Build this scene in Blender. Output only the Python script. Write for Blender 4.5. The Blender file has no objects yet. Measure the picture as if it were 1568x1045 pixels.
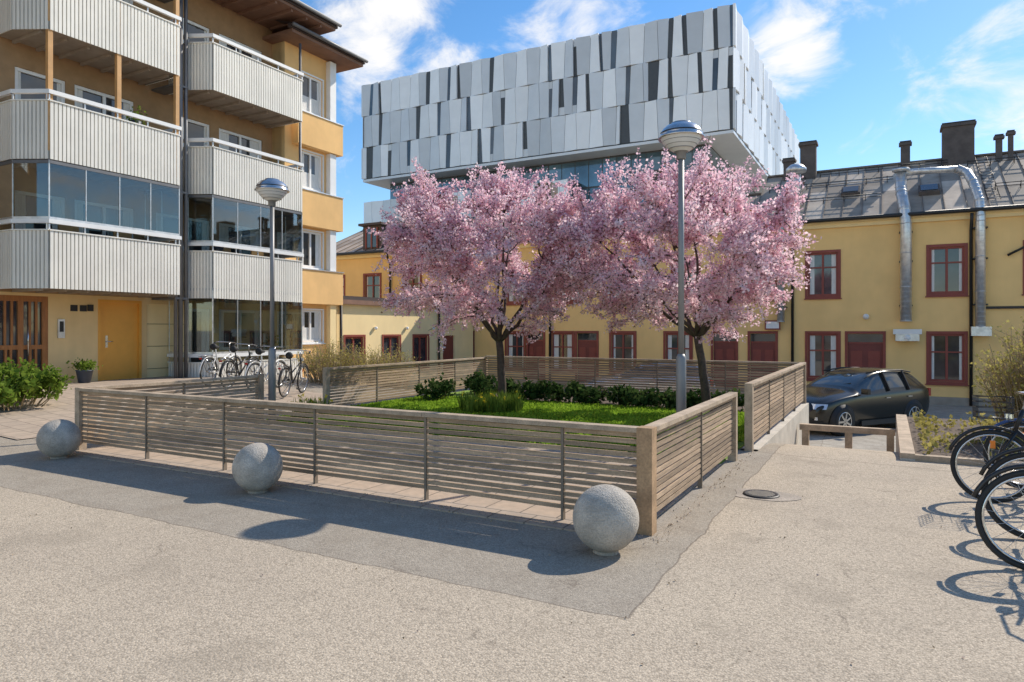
import bpy, math, random
import numpy as np
from mathutils import Vector, Matrix
random.seed(7); rng=np.random.default_rng(7)
V=Vector
scene=bpy.context.scene
# ------------------------------------------------------------------ materials
def newmat(name):
    m=bpy.data.materials.new(name); m.use_nodes=True
    nt=m.node_tree; b=nt.nodes['Principled BSDF']
    return m,nt,b
def mk(name,col,rough=.8,metal=0.,var=.12,scale=3.,bump=0.,bscale=40.,island=0.,spec=.5,stretch=None,fine=0.,streak=0.):
    m,nt,b=newmat(name); N=nt.nodes; L=nt.links
    b.inputs['Roughness'].default_value=rough; b.inputs['Metallic'].default_value=metal
    b.inputs['Specular IOR Level'].default_value=spec
    tc=N.new('ShaderNodeTexCoord'); mp=N.new('ShaderNodeMapping'); L.new(tc.outputs['Object'],mp.inputs['Vector'])
    if stretch: mp.inputs['Scale'].default_value=stretch
    def mul(a,bb):
        mu=N.new('ShaderNodeMath'); mu.operation='MULTIPLY'; L.new(a,mu.inputs[0]); L.new(bb,mu.inputs[1]); return mu.outputs[0]
    def nn(vec,sc,det,amt):
        n2=N.new('ShaderNodeTexNoise'); n2.inputs['Scale'].default_value=sc; n2.inputs['Detail'].default_value=det; n2.inputs['Roughness'].default_value=.65
        L.new(vec,n2.inputs['Vector'])
        r2=N.new('ShaderNodeMapRange'); r2.inputs['From Min'].default_value=.3; r2.inputs['From Max'].default_value=.7
        r2.inputs['To Min'].default_value=1-amt; r2.inputs['To Max'].default_value=1+amt; L.new(n2.outputs['Fac'],r2.inputs['Value']); return r2.outputs['Result']
    val=nn(mp.outputs['Vector'],scale,3,var)
    if fine>0: val=mul(val,nn(tc.outputs['Object'],bscale,2,fine))
    if streak>0:
        m2=N.new('ShaderNodeMapping'); m2.inputs['Scale'].default_value=(2.2,2.2,.3); L.new(tc.outputs['Object'],m2.inputs['Vector']); val=mul(val,nn(m2.outputs['Vector'],1,4,streak))
    if island>0:
        g=N.new('ShaderNodeNewGeometry'); r3=N.new('ShaderNodeMapRange'); r3.inputs['To Min'].default_value=1-island; r3.inputs['To Max'].default_value=1+island
        L.new(g.outputs['Random Per Island'],r3.inputs['Value']); val=mul(val,r3.outputs['Result'])
    vm=N.new('ShaderNodeVectorMath'); vm.operation='SCALE'; vm.inputs[0].default_value=col[:3]; L.new(val,vm.inputs['Scale'])
    L.new(vm.outputs[0],b.inputs['Base Color'])
    if bump>0:
        bn=N.new('ShaderNodeTexNoise'); bn.inputs['Scale'].default_value=bscale; bn.inputs['Detail'].default_value=2
        L.new(tc.outputs['Object'],bn.inputs['Vector'])
        bp=N.new('ShaderNodeBump'); bp.inputs['Strength'].default_value=bump; bp.inputs['Distance'].default_value=.02
        L.new(bn.outputs['Fac'],bp.inputs['Height']); L.new(bp.outputs['Normal'],b.inputs['Normal'])
    return m
def foliage(name,cols,trans=.35):
    m,nt,b=newmat(name); N=nt.nodes; L=nt.links
    g=N.new('ShaderNodeNewGeometry'); tc=N.new('ShaderNodeTexCoord')
    nz=N.new('ShaderNodeTexNoise'); nz.inputs['Scale'].default_value=2.2; nz.inputs['Detail'].default_value=2; L.new(tc.outputs['Object'],nz.inputs['Vector'])
    ad=N.new('ShaderNodeMath'); ad.operation='MULTIPLY_ADD'; L.new(g.outputs['Random Per Island'],ad.inputs[0]); ad.inputs[1].default_value=.6
    m2=N.new('ShaderNodeMapRange'); m2.inputs['From Min'].default_value=.3; m2.inputs['From Max'].default_value=.7; m2.inputs['To Max'].default_value=.4
    L.new(nz.outputs['Fac'],m2.inputs['Value']); L.new(m2.outputs['Result'],ad.inputs[2])
    cr=N.new('ShaderNodeValToRGB'); e=cr.color_ramp.elements
    while len(e)<len(cols): e.new(.5)
    for i,c in enumerate(cols): e[i].position=i/(len(cols)-1); e[i].color=(*c,1)
    L.new(ad.outputs[0],cr.inputs['Fac'])
    N.remove(b); df=N.new('ShaderNodeBsdfDiffuse'); L.new(cr.outputs['Color'],df.inputs['Color'])
    tr=N.new('ShaderNodeBsdfTranslucent'); L.new(cr.outputs['Color'],tr.inputs['Color'])
    mx=N.new('ShaderNodeMixShader'); mx.inputs[0].default_value=trans; L.new(df.outputs[0],mx.inputs[1]); L.new(tr.outputs[0],mx.inputs[2])
    L.new(mx.outputs[0],N['Material Output'].inputs['Surface'])
    return m
def glassmat(name,tint=(.75,.80,.80),alpha=.55,rough=.02):
    m,nt,b=newmat(name); N=nt.nodes; L=nt.links
    N.remove(b); gl=N.new('ShaderNodeBsdfGlossy'); gl.inputs['Roughness'].default_value=rough; gl.inputs['Color'].default_value=(.8,.83,.84,1)
    tr=N.new('ShaderNodeBsdfTransparent'); tr.inputs['Color'].default_value=(*tint,1)
    fr=N.new('ShaderNodeFresnel'); fr.inputs['IOR'].default_value=1.38
    ad=N.new('ShaderNodeMath'); ad.operation='ADD'; ad.inputs[1].default_value=alpha; ad.use_clamp=True; L.new(fr.outputs[0],ad.inputs[0])
    mx=N.new('ShaderNodeMixShader'); L.new(ad.outputs[0],mx.inputs[0]); L.new(tr.outputs[0],mx.inputs[1]); L.new(gl.outputs[0],mx.inputs[2])
    L.new(mx.outputs[0],N['Material Output'].inputs['Surface'])
    return m
M={}
M['wood']=mk('weathered_wood',(.38,.275,.18),.85,var=.3,scale=3,island=.3,fine=.15,bscale=60,stretch=(1,1,14))
M['woodcap']=mk('fence_cap_wood',(.43,.33,.23),.85,var=.28,scale=5,island=.1,fine=.18,bscale=70)
M['cornerwood']=mk('fence_post_wood',(.42,.27,.15),.85,var=.25,scale=6,fine=.18,bscale=50)
M['steelpost']=mk('fence_post_steel',(.22,.175,.13),.7,.1,var=.2)
M['concrete']=mk('concrete',(.56,.51,.43),.9,var=.16,scale=2.5,bump=.3,bscale=60,fine=.08)
M['collar']=mk('drain_collar_concrete',(.38,.32,.255),.9,var=.25,scale=5,bump=.3,bscale=60,fine=.2)
M['ball']=mk('ball_concrete',(.47,.42,.355),.9,var=.25,scale=6,bump=.5,bscale=90,fine=.22)
M['stucco']=mk('yellow_stucco',(.95,.62,.25),.9,var=.07,scale=.7,streak=.03)
M['stucco_cream']=mk('cream_stucco',(.95,.73,.38),.9,var=.06,scale=.8,streak=.03)
M['ochre']=mk('ochre_render',(.80,.57,.28),.9,var=.1,scale=.8,streak=.05)
M['orange']=mk('orange_render',(.88,.54,.22),.9,var=.08,scale=1,streak=.04)
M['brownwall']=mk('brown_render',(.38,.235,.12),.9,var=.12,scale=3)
M['plinth']=mk('plinth',(.36,.31,.25),.9,var=.15)
M['panel']=mk('balcony_sheet_metal',(.84,.80,.71),.55,var=.05,scale=1.5,island=.03,streak=.06)
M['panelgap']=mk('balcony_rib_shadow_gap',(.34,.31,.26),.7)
M['white']=mk('white_paint',(.86,.85,.82),.5,var=.04)
M['soffit']=mk('soffit_brown',(.24,.13,.085),.7,var=.15)
M['slab']=mk('balcony_slab',(.36,.30,.24),.85)
M['roofdark']=mk('dark_roof',(.07,.05,.045),.6)
M['roofmetal']=mk('grey_sheet_roof',(.47,.385,.305),.75,0,var=.28,scale=1.1,island=.34,spec=.22)
M['seam']=mk('roof_seam',(.20,.16,.13),.7,0)
M['iron']=mk('black_iron',(.035,.032,.03),.5,.3)
M['redframe']=mk('red_window_frame',(.28,.06,.04),.55,var=.1)
M['reddoor']=mk('red_door',(.20,.04,.03),.5,var=.15)
M['brick']=mk('chimney_plaster',(.12,.10,.09),.9,var=.2)
M['orangedoor']=mk('orange_door',(.80,.38,.06),.45,var=.05)
M['teak']=mk('varnished_wood',(.36,.14,.04),.35,var=.2,scale=4,stretch=(6,6,1))
M['postwood']=mk('balcony_post_wood',(.62,.34,.13),.6)
M['glass']=mk('window_glass',(.045,.05,.055),.04,0,var=.6,scale=.8,spec=.9)
M['glassblue']=mk('tower_glass',(.05,.075,.10),.12,0,var=.5,scale=.25,spec=.8,island=.5)
M['glassrecess']=mk('tower_recess_glass',(.08,.15,.20),.08,.3,var=.4,scale=.25,spec=.9,island=.4)
M['bglass']=glassmat('balcony_glass',alpha=.06)
M['curtain']=mk('curtain',(.75,.73,.68),.9,var=.15,scale=9,stretch=(8,8,.5))
M['twhite']=mk('tower_panel_white',(.86,.87,.87),.4,.05,var=.04,scale=.5,island=.06)
M['tgrey']=mk('tower_panel_grey',(.62,.64,.655),.4,.1,var=.05,scale=.5,island=.12)
M['tdark']=mk('tower_structure',(.055,.06,.065),.4)
M['galv']=mk('galvanised_steel',(.68,.67,.65),.35,.7,var=.2,scale=6)
M['pole']=mk('lamp_pole_paint',(.27,.265,.26),.5,.3,var=.08)
M['lampdome']=mk('lamp_dome_metal',(.62,.61,.60),.2,.85,var=.1)
M['lampgls']=mk('lamp_frosted_glass',(.70,.70,.68),.2,var=.05)
M['pipegrey']=mk('drainpipe_grey',(.16,.16,.165),.5,.3)
M['bark']=mk('cherry_bark',(.085,.058,.045),.9,var=.35,scale=12,bump=.5,bscale=50)
M['twig']=mk('twig_brown',(.38,.28,.16),.9,var=.3)
M['soil']=mk('garden_soil',(.12,.085,.06),.95,var=.3,scale=6,bump=.6,bscale=30)
M['blossom']=foliage('cherry_blossom',[(.78,.42,.52),(.92,.63,.70),(.96,.77,.81),(.97,.88,.89)],.5)
M['leafbronze']=foliage('young_cherry_leaf',[(.20,.10,.05),(.33,.18,.09)],.35)
M['leafgreen']=foliage('leaf_green',[(.08,.13,.02),(.16,.24,.035),(.28,.36,.065)],.4)
M['leafdark']=foliage('leaf_dark_green',[(.02,.05,.015),(.05,.09,.025),(.11,.15,.045)],.3)
M['leafyellow']=foliage('leaf_yellow_green',[(.26,.22,.06),(.44,.38,.11),(.56,.48,.18)],.4)
M['blade']=foliage('grass_blade',[(.15,.25,.02),(.25,.40,.035),(.38,.52,.07)],.45)
M['petaly']=foliage('daffodil_petal',[(.85,.62,.03),(.9,.75,.08)],.3)
M['petalp']=foliage('pink_petal',[(.75,.40,.45),(.85,.6,.6)],.3)
M['litter']=foliage('dry_litter',[(.20,.14,.09),(.34,.26,.17),(.66,.50,.47)],.1)
M['rubber']=mk('rubber',(.02,.02,.02),.7)
M['chrome']=mk('chrome',(.6,.6,.6),.2,.95)
M['carpaint']=mk('dark_olive_car_paint',(.028,.027,.022),.18,.35,var=.02,spec=.8)
M['carsilver']=mk('silver_car_paint',(.45,.46,.47),.25,.6,var=.02)
M['carglass']=mk('car_glass',(.03,.035,.035),.03,0,var=.1,spec=1)
M['blackplastic']=mk('black_plastic',(.025,.025,.025),.6)
M['headlight']=mk('headlight',(.7,.72,.75),.08,.5,var=.2,scale=20)
M['redlight']=mk('tail_light',(.4,.02,.015),.2)
M['reflector']=mk('orange_reflector',(.9,.25,.03),.3)
M['bikered']=mk('bike_paint_red',(.25,.03,.03),.3)
M['bikeblack']=mk('bike_paint_black',(.02,.02,.022),.3)
M['bikewhite']=mk('bike_paint_white',(.7,.7,.68),.3)
M['bikeblue']=mk('bike_paint_blue',(.03,.07,.2),.3)
M['terracotta']=mk('blue_grey_pot',(.06,.08,.12),.5)
M['signwhite']=mk('sign_white',(.8,.8,.8),.4)
# ------------------------------------------------------------------ builder
class MB:
    def __init__(s): s.v=[];s.f=[];s.m=[];s.s=[];s.mats=[]
    def mi(s,mat):
        mat=M[mat]
        if mat not in s.mats: s.mats.append(mat)
        return s.mats.index(mat)
    def add(s,vs,fs,mat,smooth=False):
        o=len(s.v); s.v.extend([tuple(p) for p in vs]); k=s.mi(mat)
        for f in fs: s.f.append([o+i for i in f]); s.m.append(k); s.s.append(smooth)
    def poly(s,pts,mat): s.add(pts,[list(range(len(pts)))],mat)
    def obox(s,c,a,b,d,mat):
        c=V(c);a=V(a);b=V(b);d=V(d)
        vs=[c+sa*a+sb*b+sd*d for sd in(-1,1) for sb in(-1,1) for sa in(-1,1)]
        s.add(vs,[(0,2,3,1),(4,5,7,6),(0,1,5,4),(2,6,7,3),(0,4,6,2),(1,3,7,5)],mat)
    def box(s,x0,x1,y0,y1,z0,z1,mat):
        s.obox(((x0+x1)/2,(y0+y1)/2,(z0+z1)/2),((x1-x0)/2,0,0),(0,(y1-y0)/2,0),(0,0,(z1-z0)/2),mat)
    def beam(s,p0,p1,w,h,mat):
        p0=V(p0);p1=V(p1);d=p1-p0;n=d.normalized()
        side=V((-n.y,n.x,0)); side=side.normalized() if side.length>1e-4 else V((1,0,0))
        up=n.cross(side)
        s.obox((p0+p1)/2,d/2,side*w/2,up*h/2,mat)
    def tube(s,pts,rads,n,mat,cap=True,closed=False):
        pts=[V(p) for p in pts]
        if not hasattr(rads,'__len__'): rads=[rads]*len(pts)
        vs=[];prev=None
        k=len(pts)
        for i,p in enumerate(pts):
            if closed: t=(pts[(i+1)%k]-pts[i-1]).normalized()
            else: t=(pts[min(i+1,k-1)]-pts[max(i-1,0)]).normalized()
            if prev is None:
                a=V((0,0,1)) if abs(t.z)<.9 else V((1,0,0)); x=t.cross(a).normalized()
            else:
                x=(prev-t*prev.dot(t)); x=x.normalized() if x.length>1e-6 else t.orthogonal().normalized()
            prev=x; y=t.cross(x)
            for j in range(n):
                an=2*math.pi*j/n; vs.append(p+(x*math.cos(an)+y*math.sin(an))*rads[i])
        fs=[]
        for i in range(k if closed else k-1):
            a=i*n;b=((i+1)%k)*n
            for j in range(n): fs.append((a+j,a+(j+1)%n,b+(j+1)%n,b+j))
        if cap and not closed: fs.append(tuple(range(n))[::-1]); fs.append(tuple(range((k-1)*n,k*n)))
        s.add(vs,fs,mat,True)
    def torus(s,c,axis,R,r,mat,n=40,m=6):
        c=V(c); ax=V(axis).normalized(); x=ax.orthogonal().normalized(); y=ax.cross(x)
        s.tube([c+(x*math.cos(2*math.pi*i/n)+y*math.sin(2*math.pi*i/n))*R for i in range(n)],r,m,mat,closed=True)
    def rev(s,prof,c,mat,n=28,axis='z'):
        vs=[];fs=[];k=len(prof)
        for r,z in prof:
            for j in range(n):
                a=2*math.pi*j/n
                if axis=='z': vs.append((c[0]+r*math.cos(a),c[1]+r*math.sin(a),c[2]+z))
                else: vs.append((c[0]+r*math.cos(a),c[1]-z,c[2]+r*math.sin(a)))
        for i in range(k-1):
            for j in range(n): fs.append((i*n+j,i*n+(j+1)%n,(i+1)*n+(j+1)%n,(i+1)*n+j))
        s.add(vs,fs,mat,True)
    def build(s,name,parent=None):
        me=bpy.data.meshes.new(name); me.from_pydata(s.v,[],s.f)
        for m in s.mats: me.materials.append(m)
        me.polygons.foreach_set('material_index',s.m); me.polygons.foreach_set('use_smooth',s.s); me.update()
        ob=bpy.data.objects.new(name,me); scene.collection.objects.link(ob)
        if parent: ob.parent=parent
        return ob
def empty(name,loc=(0,0,0),rz=0):
    e=bpy.data.objects.new(name,None); e.location=loc; e.rotation_euler=(0,0,rz); scene.collection.objects.link(e); return e
def quadcloud(name,P,size,mat,parent=None,updir=None,aspect=1.0):
    P=np.asarray(P,dtype=float); n=len(P)
    a=rng.normal(size=(n,3)); a/=np.linalg.norm(a,axis=1)[:,None]
    if updir is not None: a=a*updir+np.array([0,0,1.]); a/=np.linalg.norm(a,axis=1)[:,None]
    b=rng.normal(size=(n,3)); b-=a*(a*b).sum(1)[:,None]; b/=np.linalg.norm(b,axis=1)[:,None]
    sz=(size[0]+(size[1]-size[0])*rng.random(n))[:,None]/2
    c=np.cross(a,b)
    vs=np.stack([P-a*sz*aspect,P+b*sz*.8+c*sz*.25,P+a*sz*aspect,P-b*sz*.8+c*sz*.25],1).reshape(-1,3)
    me=bpy.data.meshes.new(name); me.vertices.add(4*n); me.vertices.foreach_set('co',vs.ravel())
    me.loops.add(4*n); me.loops.foreach_set('vertex_index',np.arange(4*n)); me.polygons.add(n)
    me.polygons.foreach_set('loop_start',np.arange(0,4*n,4)); me.polygons.foreach_set('loop_total',np.full(n,4))
    me.materials.append(M[mat]); me.update(calc_edges=True); me.validate()
    ob=bpy.data.objects.new(name,me); scene.collection.objects.link(ob)
    if parent: ob.parent=parent
    return ob
# wall with openings
def wall(mb,mat,O,U,N,u0,u1,z0,z1,holes,reveal=.12,revmat=None):
    O=V(O);U=V(U);N=V(N)
    holes=[(max(h[0],u0),min(h[1],u1),max(h[2],z0),min(h[3],z1)) for h in holes if h[0]<u1 and h[1]>u0 and h[2]<z1 and h[3]>z0]
    P=lambda u,z,d=0:O+U*u+V((0,0,z))+N*d
    us=sorted({u0,u1,*[h[0] for h in holes],*[h[1] for h in holes]}); zs=sorted({z0,z1,*[h[2] for h in holes],*[h[3] for h in holes]})
    for i in range(len(us)-1):
        for j in range(len(zs)-1):
            cu=(us[i]+us[i+1])/2; cz=(zs[j]+zs[j+1])/2
            if any(h[0]<cu<h[1] and h[2]<cz<h[3] for h in holes): continue
            mb.poly([P(us[i],zs[j]),P(us[i+1],zs[j]),P(us[i+1],zs[j+1]),P(us[i],zs[j+1])],mat)
    for h in holes:
        a,b,c,d=h[:4]; r=-reveal
        for q in ([P(a,c),P(a,d),P(a,d,r),P(a,c,r)],[P(b,c),P(b,d),P(b,d,r),P(b,c,r)],[P(a,c),P(b,c),P(b,c,r),P(a,c,r)],[P(a,d),P(b,d),P(b,d,r),P(a,d,r)]):
            mb.poly(q,revmat or mat)
def win(mb,O,U,N,a,b,c,d,frame,cols=2,rows=1,fw=.07,trim=.09,glass='glass',depth=.09,transom=None,curtain=False):
    O=V(O);U=V(U);N=V(N)
    P=lambda u,z,dd=0:O+U*u+V((0,0,z))+N*dd
    def bx(ua,ub,za,zb,d0,d1,mat):
        mb.obox((P(ua,za,d0)+P(ub,zb,d1))/2,U*(ub-ua)/2,V((0,0,(zb-za)/2)),N*abs(d1-d0)/2,mat)
    bx(a+.002,b-.002,c+.002,d-.002,-depth-.02,-depth,glass)
    if curtain:
        k_=random.uniform(.14,.3)
        for ua,ub in((a+fw,a+(b-a)*k_),(b-(b-a)*k_,b-fw)):
            bx(ua,ub,c+fw,d-fw,-depth+.001,-depth+.004,'curtain')
        if random.random()<.35: bx(a+(b-a)*k_,b-(b-a)*k_,c+fw,c+(d-c)*.45,-depth+.001,-depth+.003,'curtain')
    e=-depth+.001; o=-depth+.05
    for ua,ub,za,zb in((a,a+fw,c,d),(b-fw,b,c,d),(a+fw,b-fw,c,c+fw),(a+fw,b-fw,d-fw,d)): bx(ua+.001,ub-.001,za+.001,zb-.001,e,o,frame)
    for i in range(1,cols):
        u=a+(b-a)*i/cols; bx(u-.035,u+.035,c+fw,d-fw,e,o-.004,frame)
    zt=[c+(d-c)*j/rows for j in range(1,rows)]
    if transom: zt.append(c+(d-c)*transom)
    for z in zt: bx(a+fw,b-fw,z-.025,z+.025,e,o-.008,frame)
    if trim:
        t=trim
        for ua,ub,za,zb in((a-t,a,c-t,d+t),(b,b+t,c-t,d+t),(a,b,c-t,c),(a,b,d,d+t)): bx(ua,ub,za,zb,.002,.03,frame)
        bx(a-t-.03,b+t+.03,c-t-.035,c-t,.002,.07,frame)
# ------------------------------------------------------------------ camera / light / world
YAW=math.radians(28.69)
cd=bpy.data.cameras.new('camera'); cam=bpy.data.objects.new('camera',cd); scene.collection.objects.link(cam)
cam.location=(0,0,1.6); cam.rotation_euler=(math.radians(90),0,YAW); cd.sensor_width=36; cd.lens=24.1; cd.shift_y=-.011
cd.clip_end=3000; cd.clip_start=.05; scene.camera=cam
SAZ=math.radians(24); SEL=math.radians(39)
sd=V((math.sin(SAZ)*math.cos(SEL),math.cos(SAZ)*math.cos(SEL),math.sin(SEL)))
sl=bpy.data.lights.new('sun','SUN'); sl.energy=5.0; sl.angle=math.radians(.5); sl.color=(1,.92,.80)
so=bpy.data.objects.new('sun',sl); so.rotation_euler=sd.to_track_quat('Z','Y').to_euler(); so.location=(20,40,40); scene.collection.objects.link(so)
w=bpy.data.worlds.new('World'); scene.world=w; w.use_nodes=True; nt=w.node_tree; N=nt.nodes; L=nt.links
bg=N['Background']; sky=N.new('ShaderNodeTexSky'); sky.sky_type='NISHITA'; sky.sun_disc=False; sky.sun_elevation=SEL; sky.sun_rotation=SAZ
sky.air_density=1.0; sky.dust_density=.15; sky.ozone_density=1.8
hs=N.new('ShaderNodeHueSaturation'); hs.inputs['Saturation'].default_value=1.28; hs.inputs['Value'].default_value=1.2; L.new(sky.outputs[0],hs.inputs['Color'])
L.new(hs.outputs[0],bg.inputs['Color']); bg.inputs['Strength'].default_value=.145
bg2=N.new('ShaderNodeBackground'); bg2.inputs['Color'].default_value=(1,.985,.97,1); bg2.inputs['Strength'].default_value=1.05
tc=N.new('ShaderNodeTexCoord')
def mth(op,a,b=None,c=None,clamp=False):
    n=N.new('ShaderNodeMath'); n.operation=op; n.use_clamp=clamp
    for i,x in enumerate((a,b,c)):
        if x is None: continue
        if isinstance(x,(int,float)): n.inputs[i].default_value=x
        else: L.new(x,n.inputs[i])
    return n.outputs[0]
blob=None
for d,r,a in [((-.60,.725,.37),.10,.9),((-.54,.76,.36),.08,.8),((-.56,.72,.42),.10,.95),((-.346,.84,.417),.10,.6),((-.40,.83,.40),.09,.5),((-.10,.925,.345),.085,.9),((.17,.95,.22),.12,.7),((.10,.93,.32),.12,.45),((.02,.93,.42),.10,.4),((.75,.55,.35),.4,.9),((-.9,.1,.4),.5,.8),((-.3,-.8,.5),.6,.8)]:
    vm=N.new('ShaderNodeVectorMath'); vm.operation='DISTANCE'; L.new(tc.outputs['Generated'],vm.inputs[0]); vm.inputs[1].default_value=V(d).normalized()
    q=mth('MULTIPLY',mth('SUBTRACT',1.,mth('DIVIDE',vm.outputs['Value'],r),clamp=True),a)
    blob=q if blob is None else mth('MAXIMUM',blob,q)
mp=N.new('ShaderNodeMapping'); mp.inputs['Scale'].default_value=(1,1,1.6); mp.inputs['Rotation'].default_value=(.3,.5,0); L.new(tc.outputs['Generated'],mp.inputs['Vector'])
nz=N.new('ShaderNodeTexNoise'); nz.inputs['Scale'].default_value=8; nz.inputs['Detail'].default_value=7; nz.inputs['Roughness'].default_value=.62; nz.inputs['Distortion'].default_value=.5
L.new(mp.outputs[0],nz.inputs['Vector'])
val=mth('ADD',nz.outputs['Fac'],mth('MULTIPLY',blob,.40))
mr=N.new('ShaderNodeMapRange'); mr.interpolation_type='SMOOTHSTEP'; mr.inputs['From Min'].default_value=.55; mr.inputs['From Max'].default_value=.85; mr.inputs['To Max'].default_value=.97; L.new(val,mr.inputs['Value'])
mx=N.new('ShaderNodeMixShader'); L.new(mr.outputs[0],mx.inputs[0]); L.new(bg.outputs[0],mx.inputs[1]); L.new(bg2.outputs[0],mx.inputs[2]); L.new(mx.outputs[0],N['World Output'].inputs['Surface'])
scene.view_settings.view_transform='Standard'; scene.view_settings.look='None'; scene.view_settings.exposure=0
# ------------------------------------------------------------------ ground
def ss(a,b,x):
    t=min(1,max(0,(x-a)/(b-a))); return t*t*(3-2*t)
def gh(x,y):
    ys=9.6+(14-9.6)*ss(-5,-9.5,x)
    z=-.92*ss(ys,max(ys+6.2,16),y)
    z+=.32*ss(-10,-16.5,x)*(1-ss(13,20,y))
    return z
xs=np.concatenate([[-900,-400,-150,-60,-40],np.arange(-30,12.01,.3),[20,40,100,300,900]])
ys=np.concatenate([[-900,-300,-80,-20],np.arange(-6,40.01,.3),[60,100,200,500,1200]])
vs=[(x,y,gh(x,y)) for y in ys for x in xs]; nx=len(xs)
fs=[(j*nx+i,j*nx+i+1,(j+1)*nx+i+1,(j+1)*nx+i) for j in range(len(ys)-1) for i in range(nx-1)]
m,nt,b=newmat('asphalt_ground'); N=nt.nodes; L=nt.links; M['ground']=m
tc=N.new('ShaderNodeTexCoord'); sp=N.new('ShaderNodeSeparateXYZ'); L.new(tc.outputs['Object'],sp.inputs[0])
def noise(scale,detail=4,rough=.6,vec=None,dist=0):
    n=N.new('ShaderNodeTexNoise'); n.inputs['Scale'].default_value=scale; n.inputs['Detail'].default_value=detail; n.inputs['Roughness'].default_value=rough; n.inputs['Distortion'].default_value=dist
    L.new(vec or tc.outputs['Object'],n.inputs['Vector']); return n.outputs['Fac']
def rng_(v,a,b,c=0.,d=1.,smooth=True):
    n=N.new('ShaderNodeMapRange'); n.interpolation_type='SMOOTHSTEP' if smooth else 'LINEAR'
    n.inputs['From Min'].default_value=a;n.inputs['From Max'].default_value=b;n.inputs['To Min'].default_value=c;n.inputs['To Max'].default_value=d; L.new(v,n.inputs['Value']); return n.outputs[0]
def mixc(f,a,bb):
    n=N.new('ShaderNodeMix'); n.data_type='RGBA'
    if isinstance(f,(int,float)): n.inputs[0].default_value=f
    else: L.new(f,n.inputs[0])
    for i,x in((6,a),(7,bb)):
        if isinstance(x,tuple): n.inputs[i].default_value=(*x,1)
        else: L.new(x,n.inputs[i])
    return n.outputs[2]
wob=mth('MULTIPLY',mth('SUBTRACT',noise(1.3,3),.5),.16)
X=mth('ADD',sp.outputs[0],wob); Y=mth('ADD',sp.outputs[1],wob)
grain=noise(120,2,.7); big=noise(.55,4,.6); mid=noise(3.2,4,.65)
vs_=N.new('ShaderNodeTexVoronoi'); vs_.inputs['Scale'].default_value=85; L.new(tc.outputs['Object'],vs_.inputs['Vector'])
stc=N.new('ShaderNodeSeparateColor'); L.new(vs_.outputs['Color'],stc.inputs[0])
stone=rng_(stc.outputs[0],0,1,.78,1.18,False)
gravel=mixc(rng_(grain,.34,.64),(.41,.335,.25),(.62,.525,.40))
gravel=mixc(rng_(big,.38,.66,0,.45),gravel,(.43,.36,.28))
gravel=mixc(rng_(mid,.55,.75,0,.25),gravel,(.36,.295,.22))
gravel=mixc(rng_(vs_.outputs['Distance'],.48,.85,0,.45),gravel,(.19,.155,.115))
strip=mixc(rng_(grain,.34,.66),(.29,.25,.20),(.44,.385,.31))
strip=mixc(rng_(mid,.40,.68,0,.45),strip,(.28,.235,.185))
inY=mth('GREATER_THAN',Y,3.62); inX=mth('LESS_THAN',X,-1.28)
ins=mth('MULTIPLY',inY,inX)
col=mixc(mth('MULTIPLY',ins,.95),gravel,strip)
col=mixc(rng_(sp.outputs[1],13.5,16),col,mixc(rng_(mid,.3,.7),(.34,.30,.25),(.46,.42,.35)))
sc=N.new('ShaderNodeVectorMath'); sc.operation='SCALE'; L.new(col,sc.inputs[0]); L.new(stone,sc.inputs['Scale']); col=sc.outputs[0]
def line(v,at,wd): return mth('LESS_THAN',mth('ABSOLUTE',mth('SUBTRACT',v,at)),wd)
s1=mth('MULTIPLY',line(Y,3.62,.007),mth('LESS_THAN',X,-1.28)); s2=mth('MULTIPLY',line(X,-1.28,.007),mth('GREATER_THAN',Y,3.62))
s3=line(mth('ADD',Y,mth('MULTIPLY',X,.12)),9.25,.012)
seam=mth('MAXIMUM',mth('MAXIMUM',s1,s2),s3)
ws=N.new('ShaderNodeVectorMath'); ws.operation='ADD'; cn=N.new('ShaderNodeTexNoise'); cn.inputs['Scale'].default_value=2.6; cn.inputs['Detail'].default_value=5; L.new(tc.outputs['Object'],cn.inputs['Vector'])
cs=N.new('ShaderNodeVectorMath'); cs.operation='SCALE'; cs.inputs['Scale'].default_value=.6; L.new(cn.outputs['Color'],cs.inputs[0])
L.new(tc.outputs['Object'],ws.inputs[0]); L.new(cs.outputs[0],ws.inputs[1])
vo=N.new('ShaderNodeTexVoronoi'); vo.feature='DISTANCE_TO_EDGE'; vo.inputs['Scale'].default_value=.5; L.new(ws.outputs[0],vo.inputs['Vector'])
crk=mth('MULTIPLY',mth('LESS_THAN',vo.outputs['Distance'],.0022),rng_(mid,.50,.60))
halo=mth('MULTIPLY',rng_(vo.outputs['Distance'],.0,.02,.14,0.),rng_(mid,.45,.6))
dark=mth('MAXIMUM',mth('MAXIMUM',mth('MULTIPLY',seam,.55),mth('MULTIPLY',crk,.5)),halo)
col=mixc(dark,col,(.14,.11,.085))
vo2=N.new('ShaderNodeTexVoronoi'); vo2.inputs['Scale'].default_value=2.6; L.new(tc.outputs['Object'],vo2.inputs['Vector'])
col=mixc(mth('LESS_THAN',vo2.outputs['Distance'],.02),col,(.16,.12,.085))
col=mixc(rng_(noise(1.5,3,.5),.56,.68,0,.32),col,(.30,.25,.19))
L.new(col,b.inputs['Base Color']); b.inputs['Roughness'].default_value=.92; b.inputs['Specular IOR Level'].default_value=.2
bp=N.new('ShaderNodeBump'); bp.inputs['Strength'].default_value=.45; bp.inputs['Distance'].default_value=.006
L.new(mth('SUBTRACT',grain,vs_.outputs['Distance']),bp.inputs['Height']); L.new(bp.outputs[0],b.inputs['Normal'])
g=MB(); g.add(vs,fs,'ground',True); g.build('ground')
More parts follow.
